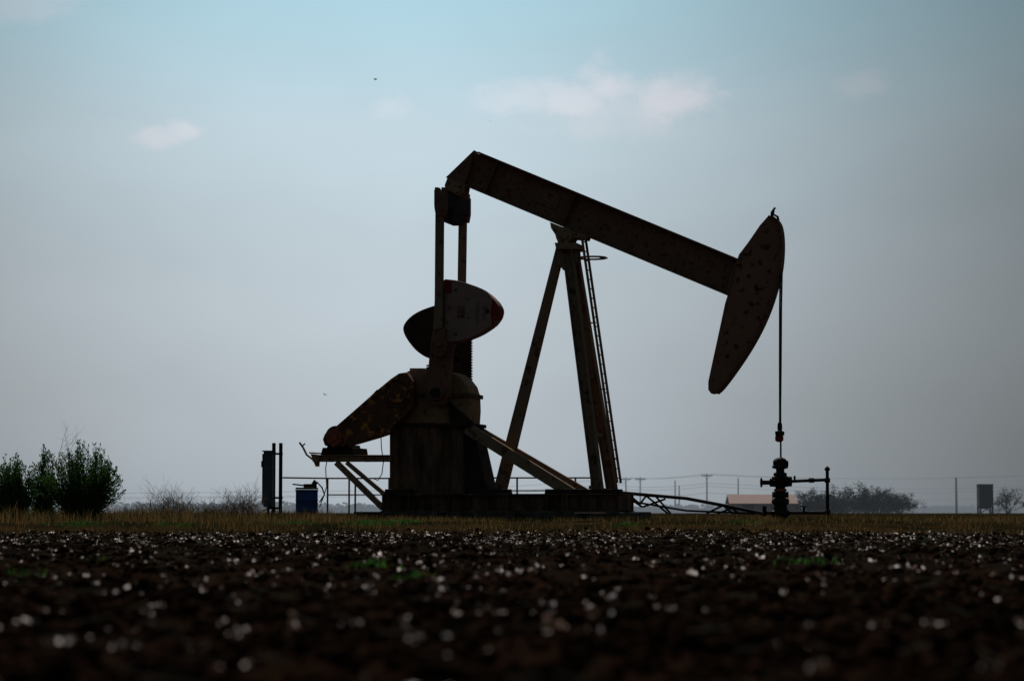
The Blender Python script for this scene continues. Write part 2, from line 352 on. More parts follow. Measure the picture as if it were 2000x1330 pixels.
# walking beam
A=P(917,328,-.2); B=P(1431,541,-.2); A.y=B.y=0
dirb=(B-A).normalized(); upb=Vector((-dirb.z,0,dirb.x)); dep=0.86
mb=MB()
def bpt(s,h): return A+dirb*s+upb*h
LB=(B-A).length
tf=0.045
mb.bar(bpt(0.05,dep/2),bpt(LB+.05,dep/2),0.42,tf); mb.bar(bpt(-0.12,-dep/2),bpt(LB,-dep/2),0.42,tf)
mb.bar(bpt(0,0),bpt(LB,0),0.06,dep-tf)
for s in (0.6,2.75):
    for sg in(-1,1):
        c=bpt(s,0); c.y=sg*0.115; mb.bar(c-upb*(dep/2-.03),c+upb*(dep/2-.03),0.165,0.025)
mb.obj("walking_beam",M_paint,pj,0.006)
mb=MB(); q=bpt(2.05,0.04); q.y=-0.04; mb.bar(q-dirb*.36,q+dirb*.36,0.02,0.36); mb.obj("beam_patch_plate",M_paint,pj,0.004)
mb=MB(); mb.pp([(926,293),(870,347),(884,352),(906,362),(918,330)],-0.2,0.2); mb.obj("beam_tail",M_paint,pj,0.012)
# horsehead
arc=smooth_line([(1500,422),(1513,426),(1521,438),(1525,462),(1525,495),(1521,530),(1513,562),(1500,602),(1482,643),(1459,684),(1430,727),(1407,757),(1396,767)],3)
back=[(1389,769),(1383,761),(1383,745),(1392,703),(1404,648),(1416,592),(1423,570),(1438,512),(1443,497),(1462,472),(1484,440)]
mb=MB(); mb.pp(arc+back,-0.2,0.2); mb.obj("horsehead",M_head,pj,0.015)
mb=MB(); ap=[P(a,b,-.27) for a,b in arc]
for i in range(len(ap)-1):
    a=ap[i].copy();b=ap[i+1].copy();a.y=b.y=0; mb.bar(a,b,0.54,0.035)
mb.obj("horsehead_track",M_paint,pj)
mb=MB(); a=P(1436,515,-.2);b=P(1421,574,-.2)
mb.bar(Vector((a.x,0,a.z)),Vector((b.x,0,b.z)),0.5,0.05); mb.obj("head_hinge_plate",M_paint,pj,0.006)
mb=MB(); a=P(1509,424,0); mb.tube([a+Vector((-.05,0,-.05)),a+Vector((.02,0,.06)),a+Vector((.12,0,0)),a+Vector((.16,0,-.2))],0.03,8); mb.obj("cable_hook",M_dark,pj)
# bridle, carrier bar, polished rod
mb=MB()
for t in(-.13,.13):
    pts=[P(1513,427,0),P(1523,440,0),P(1527,465,0),P(1526.5,500,0),P(1524.5,600,0),P(1524,720,0),P(1523.5,828,0)]
    for p in pts: p.y=t*(1 if p.z>4 else 0.8)
    pts[-1].y=t*.35
    mb.tube(pts,0.021,6)
mb.obj("bridle_cables",M_cable,pj)
mb=MB(); c=P(1523,826,0); 
def lathe(mb,base,prof,n=16): # prof: (r,py) along vertical at px
    px,t=base; pts=[];rs=[]
    for r_,py_ in prof: pts.append(P(px,py_,t)); pts[-1].x=P(px,prof[0][1],t).x; rs.append(r_)
    return mb.tube(pts,rs,n)
lathe(mb,(1523,0),[(0.03,824),(0.055,828),(0.06,838),(0.045,840),(0.09,843),(0.10,850)])
mb.box((P(1523,846,0).x,0,P(1523,846,0).z),(0.16,.42,.09)); mb.obj("carrier_bar",M_dark,pj,0.006)
mb=MB(); lathe(mb,(1522,0),[(0.09,850),(0.10,853),(0.10,860),(0.05,863)]); mb.obj("rod_clamp",M_red,pj)
mb=MB(); lathe(mb,(1523.5,0),[(0.022,700),(0.022,905)],8); mb.obj("polished_rod",M_cable,pj)
# saddle bearing
mb=MB(); mb.pp([(1074,434),(1146,462),(1144,468),(1120,466),(1112,476),(1090,476),(1084,458),(1076,446)],-0.22,0.22)
mb.disc(lz(1101,460,-.3),0.2,-.32,.32); mb.disc(lz(1101,460,-.36),0.1,-.37,.37,12)
mb.pp([(1083,474),(1126,474),(1132,487),(1086,487)],-.34,.34)
for t in(-.25,.2):
    for p_ in (1082,1092,1122,1136): mb.disc(lz(p_,448 if p_<1100 else 462,t),0.03,t-.03,t+.03,6)
mb.obj("saddle_bearing",M_tan,pj,0.01)
# samson post
mb=MB()
for t0,t1,pa,pb in((-.16,-.75,(1109,486),(1169,966)),(.16,.75,(1119,486),(1197,966))):
    a=P(*pa,t0);b=P(*pb,t1); mb.ibeam(a,b,0.25,0.24,0.03,0.03)
mb.obj("front_legs",M_leg,pj,0.004)
mb=MB(); mb.bar(P(1095,486,0),P(975,966,0),0.2,0.2,w2=.26,h2=.29); mb.obj("rear_leg",M_leg,pj,0.012)
mb=MB(); mb.pp([(1088,484),(1126,484),(1128,512),(1112,520),(1100,528),(1088,512)],-.2,.2)
for py_ in (600,735,850):
    f=(py_-486)/478.; a=P(1109+60*f,py_,-.16-.59*f); b=P(1119+78*f,py_,.16+.59*f); mb.bar(a,b,.08,.1,side=Vector((1,0,0)))
mb.obj("post_gussets",M_leg,pj,0.006)
# ladder
mb=MB(); a0=P(1140,464,0); b0=P(1209,943,0); n=26
for t in(-.2,.2): mb.bar(a0+Vector((0,t,0)),b0+Vector((0,t,0)),.03,.06)
for i in range(n):
    p=a0.lerp(b0,(i+.5)/n); mb.tube([p+Vector((0,-.2,0)),p+Vector((0,.2,0))],.014,6)
for f in(.35,.62,.9): 
    p=a0.lerp(b0,f); mb.bar(p,p+Vector((-.25,0,0)),.04,.03)
mb.obj("ladder",M_leg,pj)
mb=MB(); c=P(1157,504,0); mb.torus((c.x,0,c.z),.33,.025); mb.tube([(c.x-.33,0,c.z),(c.x-.33,0,c.z-.1)],.02,6); mb.box((c.x+.28,0,c.z),(.14,.3,.03)); mb.obj("ladder_hoop",M_tan,pj)
# equalizer + bearing
ec=P(883,400,0)
mb=MB(); mb.pp([(874,347),(908,362),(906,374),(898,382),(872,380),(868,362)],-.24,.24); mb.disc(lz(889,366,-.26),.16,-.27,.27); mb.obj("tail_bearing",M_tan,pj,0.01)
mb=MB(); zt=P(881,381,0).z; zb=P(881,412,0).z
mb.box((ec.x,0,(zt+zb)/2),(.3,2.1,zt-zb)); z2=P(881,437,0).z
mb.prism([(ec.x-.17,zb+.01),(ec.x+.2,zb+.01),(ec.x+.14,z2),(ec.x-.12,z2)],-.5,.5); mb.obj("equalizer_beam",M_dark,pj,0.012)
# pitmans
for nm,t,cx,y0,y1,cxb in(("near",-1.15,859,366,672,857),("far",1.15,904,378,690,900)):
    mb=MB(); a=P(cx,y0+52,t); b=P(cxb,y1,t); mb.bar(a,b,.17,.185)
    mb.obj("pitman_arm_"+("1" if t<0 else "2"),M_leg,pj,0.012)
    mb=MB()
    for dx in(-6.5,6.5): mb.pp([(cx+dx-3.6,y0),(cx+dx+3.6,y0),(cx+dx+3.6,y0+32),(cx+dx-3.6,y0+32)],t-.1,t+.1)
    mb.pp([(cx-11,y0+8),(cx+11,y0+8),(cx+11,y0+40),(cx+8,y0+56),(cx-8,y0+56),(cx-11,y0+40)],t-.12,t+.12)
    mb.tube([P(cx,y0+24,t)-Vector((0,.17,0)),P(cx,y0+24,t)+Vector((0,.17,0))],.05,10)
    mb.obj("pitman_top_"+("1" if t<0 else "2"),M_paint,pj,0.008)
    mb=MB(); q=lz(cxb,y1,t-.1); mb.disc(q,.17,t-.13,t+.13); mb.disc(q,.08,t-.2,t+.5,12)
    mb.pp([(cxb-11,y1-32),(cxb+11,y1-32),(cxb+12,y1+12),(cxb+5,y1+24),(cxb-6,y1+24),(cxb-12,y1+10)],t-.11,t+.11)
    for s in(-1,1): mb.disc(lz(cxb+s*6,y1-22,t-.13),.025,t-.14,t-.1,6)
    mb.obj("crank_pin_bearing_"+("1" if t<0 else "2"),M_paint,pj,0.008)
# cranks
mb=MB(); mb.pp([(832,776),(838,700),(846,640),(850,560),(866,547),(885,547),(887,668),(880,690),(876,775),(866,790),(842,790)],-1.0,-.72)
for k in range(14): mb.pp([(836-.1*k,712+k*4.4),(832-.1*k,713+k*4.4),(832-.1*k,715+k*4.4),(836-.1*k,716+k*4.4)],-.98,-.75)
mb.disc(lz(852,766,-1.05),.2,-1.12,-.6); mb.obj("crank_1",M_paint,pj,0.006)
mb=MB()
cl_=[(891-5.5*math.sin(math.pi*k/8),702+6*math.cos(math.pi*k/8)) for k in range(9)]
cr_=[(891+5.5*math.sin(math.pi*k/8),702-6*math.cos(math.pi*k/8)) for k in range(9)]
mb.pp([(874,792),(891,792)]+cl_+[(891,566),(874,566)],.72,1.0)
mb.pp([(891,566)]+cr_+[(891,792),(915,792),(915,566)],.72,1.0)
for k in range(30): mb.pp([(914,600+k*5.5),(918,601+k*5.5),(918,603.5+k*5.5),(914,604.5+k*5.5)],.74,.98)
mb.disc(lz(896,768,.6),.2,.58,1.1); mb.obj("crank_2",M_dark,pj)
# counterweights
w1=[(868,545)]+smooth_line([(888,547),(905,551),(920,556),(938,564),(954,575),(967,588),(974,600),(975,610),(971,622),(961,635),(946,646),(930,655),(912,662),(892,667)],3)+[(868,670)]
w2=[(880,588)]+smooth_line([(858,594),(838,600),(818,608),(801,619),(790,632),(787,643),(791,656),(800,670),(812,684),(824,693),(833,698),(850,704)],3)+[(880,708)]
mb=MB(); mb.pp(w1,-1.04,-.6); mb.obj("counterweight_1",M_weight,pj,0.02)
mb=MB(); mb.pp([(872,546.5),(868,547),(868,572),(882,573),(882,549)],-1.052,-1.0); 
mb.pp([(962,583.5)]+smooth_line([(967,588),(974,600),(975,610),(971,622),(961,635)],3)+[(958,612)],-1.046,-.594); mb.obj("weight_red_tip",M_red,pj)
mb=MB(); mb.pp([(893,597),(907,597),(907,620),(893,620)],-1.06,-1.03); mb.pp([(896,600),(904,600),(904,617),(896,617)],-1.075,-1.05)
for a_,b_ in((890,566),(890,652),(878,600)): mb.disc(lz(a_,b_,-1.05),.035,-1.09,-1.0,6)
mb.obj("weight_emblem_plate",M_paint,pj,0.004)
mb=MB(); 
for a_,b_ in((952,608),): mb.disc(lz(a_,b_,-1.05),.05,-1.055,-1.0,12)
mb.obj("weight_lifting_eye",M_dark,pj)
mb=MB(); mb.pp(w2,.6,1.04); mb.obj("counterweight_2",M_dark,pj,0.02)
for k,(txt,px_) in enumerate((("DURHAM",929),("96 RM",942))):
    cu=bpy.data.curves.new("lettering",'FONT'); cu.body=txt; cu.size=.13; cu.extrude=.004; cu.align_x='CENTER'; cu.materials.append(M_letter)
    to=bpy.data.objects.new("lettering",cu); sc.collection.objects.link(to); to.parent=pj; p=P(px_,611,-1.05); to.location=(p.x,-1.042,p.z)
    to.rotation_euler=(math.pi/2,math.radians(90),0)
# gearbox
mb=MB()
gb=[(766,830),(766,790),(772,758),(780,738),(792,727),(803,721),(828,719),(858,722),(884,727),(900,738),(911,752),(917,770),(918,800),(916,830)]
mb.pp(gb,-.52,.5); mb.obj("gearbox",M_tan,pj,0.05)
mb=MB(); mb.pp([(800,724),(800,719),(829,719),(829,724)],-.3,.3); mb.pp([(764,776),(920,776),(920,768),(764,768)],-.56,.54)
for k in range(9): mb.disc(lz(772+k*18,772,-.56),.03,-.6,-.5,6)
mb.tube([P(917,820,-.3),P(918,792,-.3)],.03,6); mb.obj("gearbox_flange",M_oil,pj,0.006)
mb=MB(); mb.tube([(P(850,767,-1.15).x,-1.18,P(850,767,-1.15).z),(P(850,767,-1.15).x,1.18,P(850,767,-1.15).z)],.12,20); mb.obj("main_shaft",M_dark,pj)
mb=MB(); mb.disc(lz(776,768,-.98),.24,-.98,-.5); mb.disc(lz(776,768,-1.02),.1,-1.03,-.5,12); mb.obj("input_sheave_hub",M_rust,pj,0.01)
mb=MB(); mb.pp([(793,727),(779,729),(764,739),(735,763),(700,794),(654,834),(634,847),(630,858),(634,870),(648,873),(690,868),(735,855),(762,846),(768,830),(790,815),(808,790),(806,745)],-.92,-.62)
mb.obj("belt_guard",M_rust,pj,0.02)
mb=MB(); 
for a_,b_ in(((738,762),(664,838)),((757,846),(690,866))): mb.bar(P(*a_,-.93),P(*b_,-.93),.02,.05)
mb.torus(tuple(P(654,853,-.95)),.22,.03,'y'); mb.torus(tuple(P(776,768,-.95)),.33,.025,'y'); mb.obj("guard_ribs",M_rust,pj)
mb=MB(); mb.disc(lz(653,853,-.95),.2,-.98,-.9); mb.disc(lz(653,853,-1.0),.09,-1.04,-.9,12)
for k in range(6):
    a_=k*math.pi/3; q=P(653,853,-.99); mb.bar(q,q+Vector((math.cos(a_)*.19,0,math.sin(a_)*.19)),.03,.03)
mb.obj("motor_pulley",M_orange,pj)
mb=MB(); q=lz(658,853,-.5); mb.disc(q,.27,-.6,.25,28); mb.disc(q,.22,.25,.4)
for k in range(20):
    a_=k*math.pi/10; c=Vector((q[0]+.27*math.cos(a_),0,q[1]+.27*math.sin(a_))); mb.bar(c+Vector((0,-.5,0)),c+Vector((0,.15,0)),.03,.03)
mb.obj("electric_motor",M_dark,pj)
mb=MB(); mb.pp([(630,874),(688,874),(690,888),(626,888)],-.75,.4); mb.pp([(640,868),(680,868),(682,875),(638,875)],-.6,.3); mb.obj("motor_slide_base",M_dark,pj,0.006)
# motor platform
mb=MB()
for t in(-.7,.5):
    mb.ibeam(P(612,895,t),P(764,895,t),.17,.14,.025,.02)
    mb.bar(P(657,903,t),P(748,992,t),.1,.14)
    mb.bar(P(677,903,t),P(757,970,t),.08,.1)
for p_ in(615,690,752): mb.bar(P(p_,895,-.7)+Vector((0,.02,0)),P(p_,895,-.7)+Vector((0,1.2,0)),.12,.13,side=Vector((1,0,0)))
mb.pp([(606,886),(624,888),(622,911),(616,911)],-.8,-.72)
mb.obj("motor_platform",M_tan,pj,0.005)
mb=MB(); mb.tube([P(585,864,-.5),P(592,874,-.5),P(599,888,-.5),P(612,898,-.5)],.025,6); mb.tube([P(589,872,-.5),P(596,866,-.5)],.018,6); mb.tube([P(604,884,-.5),P(634,886,-.5)],.02,6); mb.obj("brake_lever",M_leg,pj)
mb=MB(); mb.tube([P(744,850,-.9),P(745,875,-.9),P(749,900,-.9),P(746,925,-.9),P(738,938,-.9),P(728,934,-.9)],.012,6)
mb.tube([P(640,888,-.5),P(636,915,-.5),P(638,950,-.5),P(630,975,-.5),P(624,990,-.5)],.012,6); mb.obj("hanging_cables",M_cable,pj)
# pedestal
mb=MB(); mb.pp([(761,831),(905,831),(905,968),(761,968)],-.6,.55); mb.obj("gearbox_pedestal",M_oil,pj,0.01)
mb=MB(); mb.pp([(898,828),(921,828),(930,860),(954,968),(898,968)],-.45,.45); mb.pp([(757,826),(922,826),(922,833),(757,833)],-.68,.62); mb.obj("pedestal_front",M_dark,pj,0.008)
mb=MB()
for py_ in(884,908):
    a_=P(940,py_,-.2); mb.tube([a_+Vector((-.1,0,0)),a_+Vector((.06,0,.02)),a_+Vector((.1,0,-.06)),a_+Vector((.05,0,-.07))],.014,6)
mb.obj("pedestal_rungs",M_dark,pj)
# braces
mb=MB(); mb.bar(P(912,836,-.55),P(1118,964,-.7),.16,.27); mb.bar(P(912,826,.5),P(1150,964,.65),.14,.18); mb.obj("diagonal_braces",M_leg,pj,0.01)
mb=MB(); mb.pp([(872,780),(884,790),(925,826),(905,842),(880,826)],-.6,-.5); mb.obj("brace_gusset",M_dark,pj)
# skid
mb=MB(); z1=P(1000,964,-.85).z; z0=P(1000,1000,-.85).z
l0=P(746,980,-.85).x; l1=P(1208,980,-.85).x
for t in(-.85,.85): mb.ibeam((l0,t,(z0+z1)/2),(l1,t,(z0+z1)/2),z1-z0,.26,.035,.025)
for k in range(7):
    l=l0+.1+(l1-l0-.2)*k/6; mb.box((l,0,(z0+z1)/2),(.14,1.66,z1-z0-.08))
for k in range(12):
    l=l0+.25+(l1-l0-.5)*k/11; mb.box((l,-.93,(z0+z1)/2),(.02,.1,z1-z0-.075))
mb.obj("skid_base",M_oil,pj,0.004)
mb=MB(); 
for a_,b_ in((960,992),(1065,1150),(1155,1210),(752,800)):
    mb.pp([(a_,955),(b_,955),(b_+2,966),(a_-2,966)],-.95,-.6)
mb.obj("foot_plates",M_dark,pj,0.004)
mb=MB(); la_=P(690,1000,-1.3).x; lb_=P(1228,1000,-1.3).x; zf=z0+.012; mb.box(((la_+lb_)/2,0,(zf-.1)/2),(lb_-la_,2.6,zf+.1)); mb.obj("concrete_foundation",M_conc,pj,0.02)
# slab at the toe
mb=MB(); p=P(1185,1005,-2.0); mb.box((p.x,-2.0,.09),(1.35,.9,.2)); mb.obj("slab",M_conc,empty("concrete_slab",(0,0,0),-TH),0.02)

# perched bird on the horsehead
def bird_perched(loc):
    e=empty("perched_bird",loc); mb=MB()
    ax=[(0.035,0,.20),(0.03,0,.175),(0.012,0,.15),(0.0,0,.12),(-.015,0,.08),(-.03,0,.045),(-.045,0,.02)]
    mb.tube([Vector(a) for a in ax],[.012,.027,.024,.036,.042,.03,.012],10)
    mb.tube([(.04,0,.188),(.068,0,.182)],[.012,.002],6)
    mb.bar((-.03,0,.05),(-.09,0,-.06),.03,.012)
    for s in(-1,1):
        mb.tube([(0,s*.03,.135),(-.02,s*.042,.08),(-.06,s*.02,.0)],[.012,.02,.004],6)
        mb.tube([(0,s*.015,.05),(.005,s*.015,0)],.005,5)
        mb.tube([(-.015,s*.015,0.002),(.03,s*.018,0.002)],.004,5)
    o=mb.obj("body",M_bird,e,smooth=True); e.scale=(1.15,1.15,1.15); return e
hp=P(1510,428,0); wp=L*hp.x+Vector((0,0,hp.z+.05)); bird_perched(wp)
def bird_fly(loc,s,ang):
    mb=MB(); mb.tube([(-.16,0,0),(-.08,0,.0),(0,0,.01),(.1,0,.02),(.15,0,.02),(.19,0,.01)],[.01,.035,.05,.035,.025,.004],8)
    for g_ in(-1,1):
        mb.add([(.08,g_*.03,.02),(.1,g_*.22,.12),(.02,g_*.46,.06),(-.06,g_*.24,.09),(-.07,g_*.03,.02)],[(0,1,3,4),(1,2,3)])
    mb.add([(-.14,0,0),(-.26,.05,0),(-.26,-.05,0)],[(0,1,2)])
    o=mb.obj("flying_bird",M_bird); o.location=loc; o.scale=(s,s,s); o.rotation_euler=(.2,0,ang)
bird_fly(W(733,156,120),.8,.5); bird_fly(W(635,771,90),.6,2.4); bird_fly(W(958,237,300),.6,1)

# ---------------------------------------------------------------- wellhead
wh=empty("wellhead",(0,0,0),-TH)
xw=P(1524,950,0).x
def zz(py): return P(1524,py,0).z
def wl(mb,prof,x=xw,t=0,n=20):
    return mb.tube([(x,t,zz(b)) for a,b in prof],[a for a,b in prof],n)
mb=MB(); wl(mb,[(.05,893),(.13,896),(.17,900),(.17,908),(.19,910),(.19,914),(.10,916),(.10,922),(.16,924),(.16,929)]); mb.box((xw+.12,0,zz(905)),(.14,.12,.12)); mb.obj("stuffing_box",M_dark,wh)
mb=MB(); wl(mb,[(.12,928),(.2,931),(.2,936),(.14,937),(.14,945),(.2,946),(.2,950),(.12,951),(.1,958)]); 
mb.tube([(P(1486,942,0).x,0,zz(942)),(P(1545,942,0).x,0,zz(942))],.055,12)
mb.torus((P(1487,942,0).x,0,zz(942)),.1,.018,'x',16)
mb.tube([(P(1504,942,0).x,0,zz(942)),(P(1511,942,0).x,0,zz(942))],.1,12)
mb.tube([(P(1537,940,0).x,0,zz(940)),(P(1546,940,0).x,0,zz(940))],.12,12)
mb.obj("flow_tee",M_dark,wh)
mb=MB(); wl(mb,[(.1,953),(.15,955),(.15,959),(.1,961)]); mb.obj("union_ring",M_orange,wh)
mb=MB(); wl(mb,[(.11,960),(.19,963),(.19,968),(.13,970),(.13,974),(.21,976),(.21,982),(.15,984),(.17,996),(.22,998),(.22,1006),(.18,1007),(.18,1018)])
for py_ in(966,979,1002):
    for k in range(8):
        a_=k*math.pi/4; mb.tube([(xw+.18*math.cos(a_),.18*math.sin(a_),zz(py_+6)),(xw+.18*math.cos(a_),.18*math.sin(a_),zz(py_-6))],.018,5)
mb.obj("casing_head",M_dark,wh)
mb=MB(); xr=P(1616,950,0).x; xl=P(1493,1000,0).x
mb.tube([(xw+.2,0,zz(940)),(xr,0,zz(937))],.04,10); mb.tube([(xr,0,zz(1018)),(xr,0,zz(918))],.04,10); mb.tube([(xl,0,zz(1001)),(xr,0,zz(1001))],.04,10)
mb.tube([(xr,0,zz(921)),(xr,0,zz(918)),(xr,0,zz(915)),(xr,0,zz(911))],[.03,.065,.065,.02],12)
for x_,py_ in((xr,938),(xr,1000),(P(1585,938,0).x,938)): mb.tube([(x_-.06,0,zz(py_)),(x_+.06,0,zz(py_))],.06,10)
mb.tube([(xl,0,zz(1008)),(xl,0,zz(988))],.05,8); mb.tube([(P(1570,1001,0).x,0,zz(1001)),(P(1570,1001,0).x,0,zz(990))],.03,8); mb.torus((P(1570,1001,0).x,0,zz(989)),.08,.012)
mb.tube([(P(1552,940,0).x,0,zz(940)),(P(1552,940,0).x,0,zz(929))],.025,8)
mb.obj("flow_line_pipes",M_dark,wh)

# ---------------------------------------------------------------- truss pipe rack beyond the pumpjack
mb=MB(); ty=4.0
def WT(px,py): return W(px,py,ty)
mb.tube([WT(1150,951),WT(1215,962),WT(1340,973),WT(1420,988),WT(1492,1003)],.045,8)
mb.tube([WT(1215,976),WT(1340,997),WT(1480,1003)],.03,6)
for a_,b_ in(((1226,964),(1250,984)),((1250,984),(1262,968)),((1262,968),(1305,1003)),((1280,968),(1310,1003)),((1232,975),(1255,990)),((1255,990),(1300,974)),((1380,1002),(1412,987)),((1400,1003),(1430,992)),((1412,987),(1432,1003)),((1430,992),(1445,1004))):
    mb.tube([WT(*a_),WT(*b_)],.03,6)
mb.obj("pipe_truss",M_cable)
# railing behind the pumpjack
rl=empty("pipe_railing",(0,0,0),-TH); mb=MB(); t=2.0
def rail(p0,p1,y0,y1,posts):
    mb.tube([P(p0,y0,t),P(p1,y0,t)],.022,6); mb.tube([P(p0,y1,t),P(p1,y1,t)],.018,6)
    for q in posts: mb.tube([P(q,y0,t),Vector((P(q,y0,t).x,t,-.05))],.024,6)
rail(640,770,934,966,(640,682,694,760)); rail(915,1156,933,958,(926,1010,1090,1124,1155))
mb.tube([P(640,934,t),P(638,936,t)+Vector((0,-3.2,0))],.022,6)
mb.obj("rails",M_leg,rl)

# ---------------------------------------------------------------- electrical panel
ep=empty("electrical_panel",(0,0,0)); y=-1
def B2(mb,px0,px1,py0,py1,y0,y1):
    a=W(px0,py1,y0); b=W(px1,py0,y0); mb.box(((a.x+b.x)/2,(y0+y1)/2,(a.z+b.z)/2),(b.x-a.x,y1-y0,b.z-a.z)); return mb
mb=MB(); B2(mb,514,532,881,990,y-.35,y+.35); mb.obj("enclosure",M_galv,ep,0.012)
mb=MB(); B2(mb,511.5,514.3,886,985,y-.32,y+.32); B2(mb,510,513,900,912,y-.05,y+.02); B2(mb,512,533,879.5,881.5,y-.38,y+.38)
B2(mb,526,545,990,994,y-.05,y+.05); B2(mb,530,552,884,888,y+.1,y+.16); B2(mb,530,552,970,974,y+.1,y+.16); mb.obj("door_and_brackets",M_dark,ep)
mb=MB()
for p_ in(535,548.5): 
    a=W(p_,865,y+.2); mb.tube([(a.x,a.y,-.1),a],.045,10)
a=W(524,990,y); mb.tube([a,(a.x,a.y,-.05)],.03,8); mb.obj("posts",M_dark,ep)

# ---------------------------------------------------------------- blue drum
bd=empty("blue_drum",(0,0,0)); c=W(599,1000,-1.5)
def lz2(mb,prof,n=32):
    return mb.tube([(c.x,c.y,W(599,b,-1.5).z) for a,b in prof],[a for a,b in prof],n)
mb=MB(); lz2(mb,[(.25,1019),(.27,1018),(.262,1016),(.262,999),(.276,997.5),(.262,996),(.262,978),(.276,976.5),(.262,975),(.262,959),(.275,958),(.275,956),(.255,956),(.25,957.5)]); mb.obj("shell",M_blue,bd,smooth=True)
mb=MB(); z=W(599,956,-1.5).z
mb.box((c.x,c.y,z+.03),(.5,.42,.04)); mb.box((c.x+.08,c.y,z+.09),(.3,.2,.09)); mb.tube([(c.x-.34,c.y,z+.13),(c.x+.0,c.y,z+.09),(c.x+.26,c.y,z+.16)],.02,6)
mb.tube([(c.x+.1,c.y,z+.1),(c.x+.24,c.y,z+.18),(c.x+.36,c.y,z+.05),(c.x+.42,c.y,z-.12),(c.x+.3,c.y,z-.3)],.018,8); mb.tube([(c.x+.12,c.y,z+.1),(c.x+.2,c.y,z+.22)],.035,8); mb.obj("pump_and_hose",M_dark,bd,0.004)

# ---------------------------------------------------------------- distance
def tree(name,x,y,h,wd,seed,leaves,lsize,mat_l=M_ftree,mat_b=M_fbark,depth=3,stems=5,spread=1.0,low=False):
    r=random.Random(seed); e=empty(name,(x,y,0)); mb=MB(); ends=[]
    for s in range(stems):
        d=Vector((r.gauss(0,.6)*wd/h,r.gauss(0,.4),.9)).normalized()
        ends+=twig(mb,Vector((r.gauss(0,.15),r.gauss(0,.15),-.05)),d,h*.45*r.uniform(.7,1.1),h*.018,depth,r,.2,(3,4))
    mb.obj("trunk_and_limbs",mat_b,e)
    if leaves:
        q=[]
        E=[p for p in ends if p.z>h*.08]
        cs=[E[r.randrange(len(E))] for _ in range(leaves//12)]
        if low: cs+=[Vector((r.gauss(0,wd*.3),r.gauss(0,1),r.uniform(.1,h*.45))) for _ in range(leaves//24)]
        for p in cs:
            for i in range(12):
                o=p+Vector((r.gauss(0,.06*h),r.gauss(0,.06*h),r.gauss(0,.04*h)))*spread
                if o.z<.05: continue
                u=Vector((r.gauss(0,1),r.gauss(0,1),r.gauss(0,1))).normalized(); w=u.cross(Vector((r.gauss(0,1),r.gauss(0,1),r.gauss(0,1)))).normalized(); s=lsize*r.uniform(.5,1.3)
                q+=[o-u*s,o+w*s*.6,o+u*s,o-w*s*.6]
        v=np.array([tuple(a) for a in q]); np_mesh("foliage",v,np.arange(len(v)).reshape(-1,4),mat_l,e)
    return e
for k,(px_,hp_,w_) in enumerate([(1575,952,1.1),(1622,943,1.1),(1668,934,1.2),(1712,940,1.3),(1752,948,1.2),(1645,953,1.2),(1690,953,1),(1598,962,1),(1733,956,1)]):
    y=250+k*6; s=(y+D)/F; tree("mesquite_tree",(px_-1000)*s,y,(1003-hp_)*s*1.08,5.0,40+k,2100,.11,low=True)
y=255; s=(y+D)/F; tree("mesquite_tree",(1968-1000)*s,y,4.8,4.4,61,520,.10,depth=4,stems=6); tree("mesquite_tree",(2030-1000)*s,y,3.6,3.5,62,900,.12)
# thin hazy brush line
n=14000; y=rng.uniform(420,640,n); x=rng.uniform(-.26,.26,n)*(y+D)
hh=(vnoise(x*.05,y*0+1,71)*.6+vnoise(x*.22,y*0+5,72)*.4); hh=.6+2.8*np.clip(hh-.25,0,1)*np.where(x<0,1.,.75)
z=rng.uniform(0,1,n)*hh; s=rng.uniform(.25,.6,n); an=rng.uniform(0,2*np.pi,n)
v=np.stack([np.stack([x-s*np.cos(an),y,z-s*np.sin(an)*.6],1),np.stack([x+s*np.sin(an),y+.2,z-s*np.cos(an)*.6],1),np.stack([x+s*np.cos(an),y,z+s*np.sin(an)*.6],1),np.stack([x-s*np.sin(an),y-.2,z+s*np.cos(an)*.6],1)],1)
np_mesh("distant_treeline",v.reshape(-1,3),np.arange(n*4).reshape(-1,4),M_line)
# shed
y=228; s=(y+D)/F; sh=empty("metal_shed",(0,0,0)); x0=(1427-1000)*s; x1=(1553-1000)*s; zt=(1000-982)*s+CZ; zr=(1000-966)*s+CZ; dp=5
mb=MB(); mb.box(((x0+x1)/2,y+dp/2,zt/2),(x1-x0,dp,zt))
for xx in(x0,x1): mb.add([(xx,y,zt),(xx,y+dp,zt),(xx,y+dp/2,zr)],[(0,1,2)])
mb.obj("walls",M_wall,sh)
mb=MB()
for sg in(0,1):
    ya=y-.3 if sg==0 else y+dp+.3
    mb.add([(x0-.25,ya,zt-.06),(x1+.25,ya,zt-.06),(x1+.25,y+dp/2,zr+.05),(x0-.25,y+dp/2,zr+.05),(x0-.25,ya,zt-.14),(x1+.25,ya,zt-.14),(x1+.25,y+dp/2,zr-.03),(x0-.25,y+dp/2,zr-.03)],[(0,1,2,3),(7,6,5,4),(0,4,5,1),(1,5,6,2),(0,3,7,4)])
mb.obj("roof",M_roof,sh)
mb=MB(); mb.box((x0+2,y-.02,.55),(1.4,.06,1.1)); mb.box((x0+5,y-.02,.7),(.7,.06,.4)); mb.obj("door_and_window",M_door,sh)
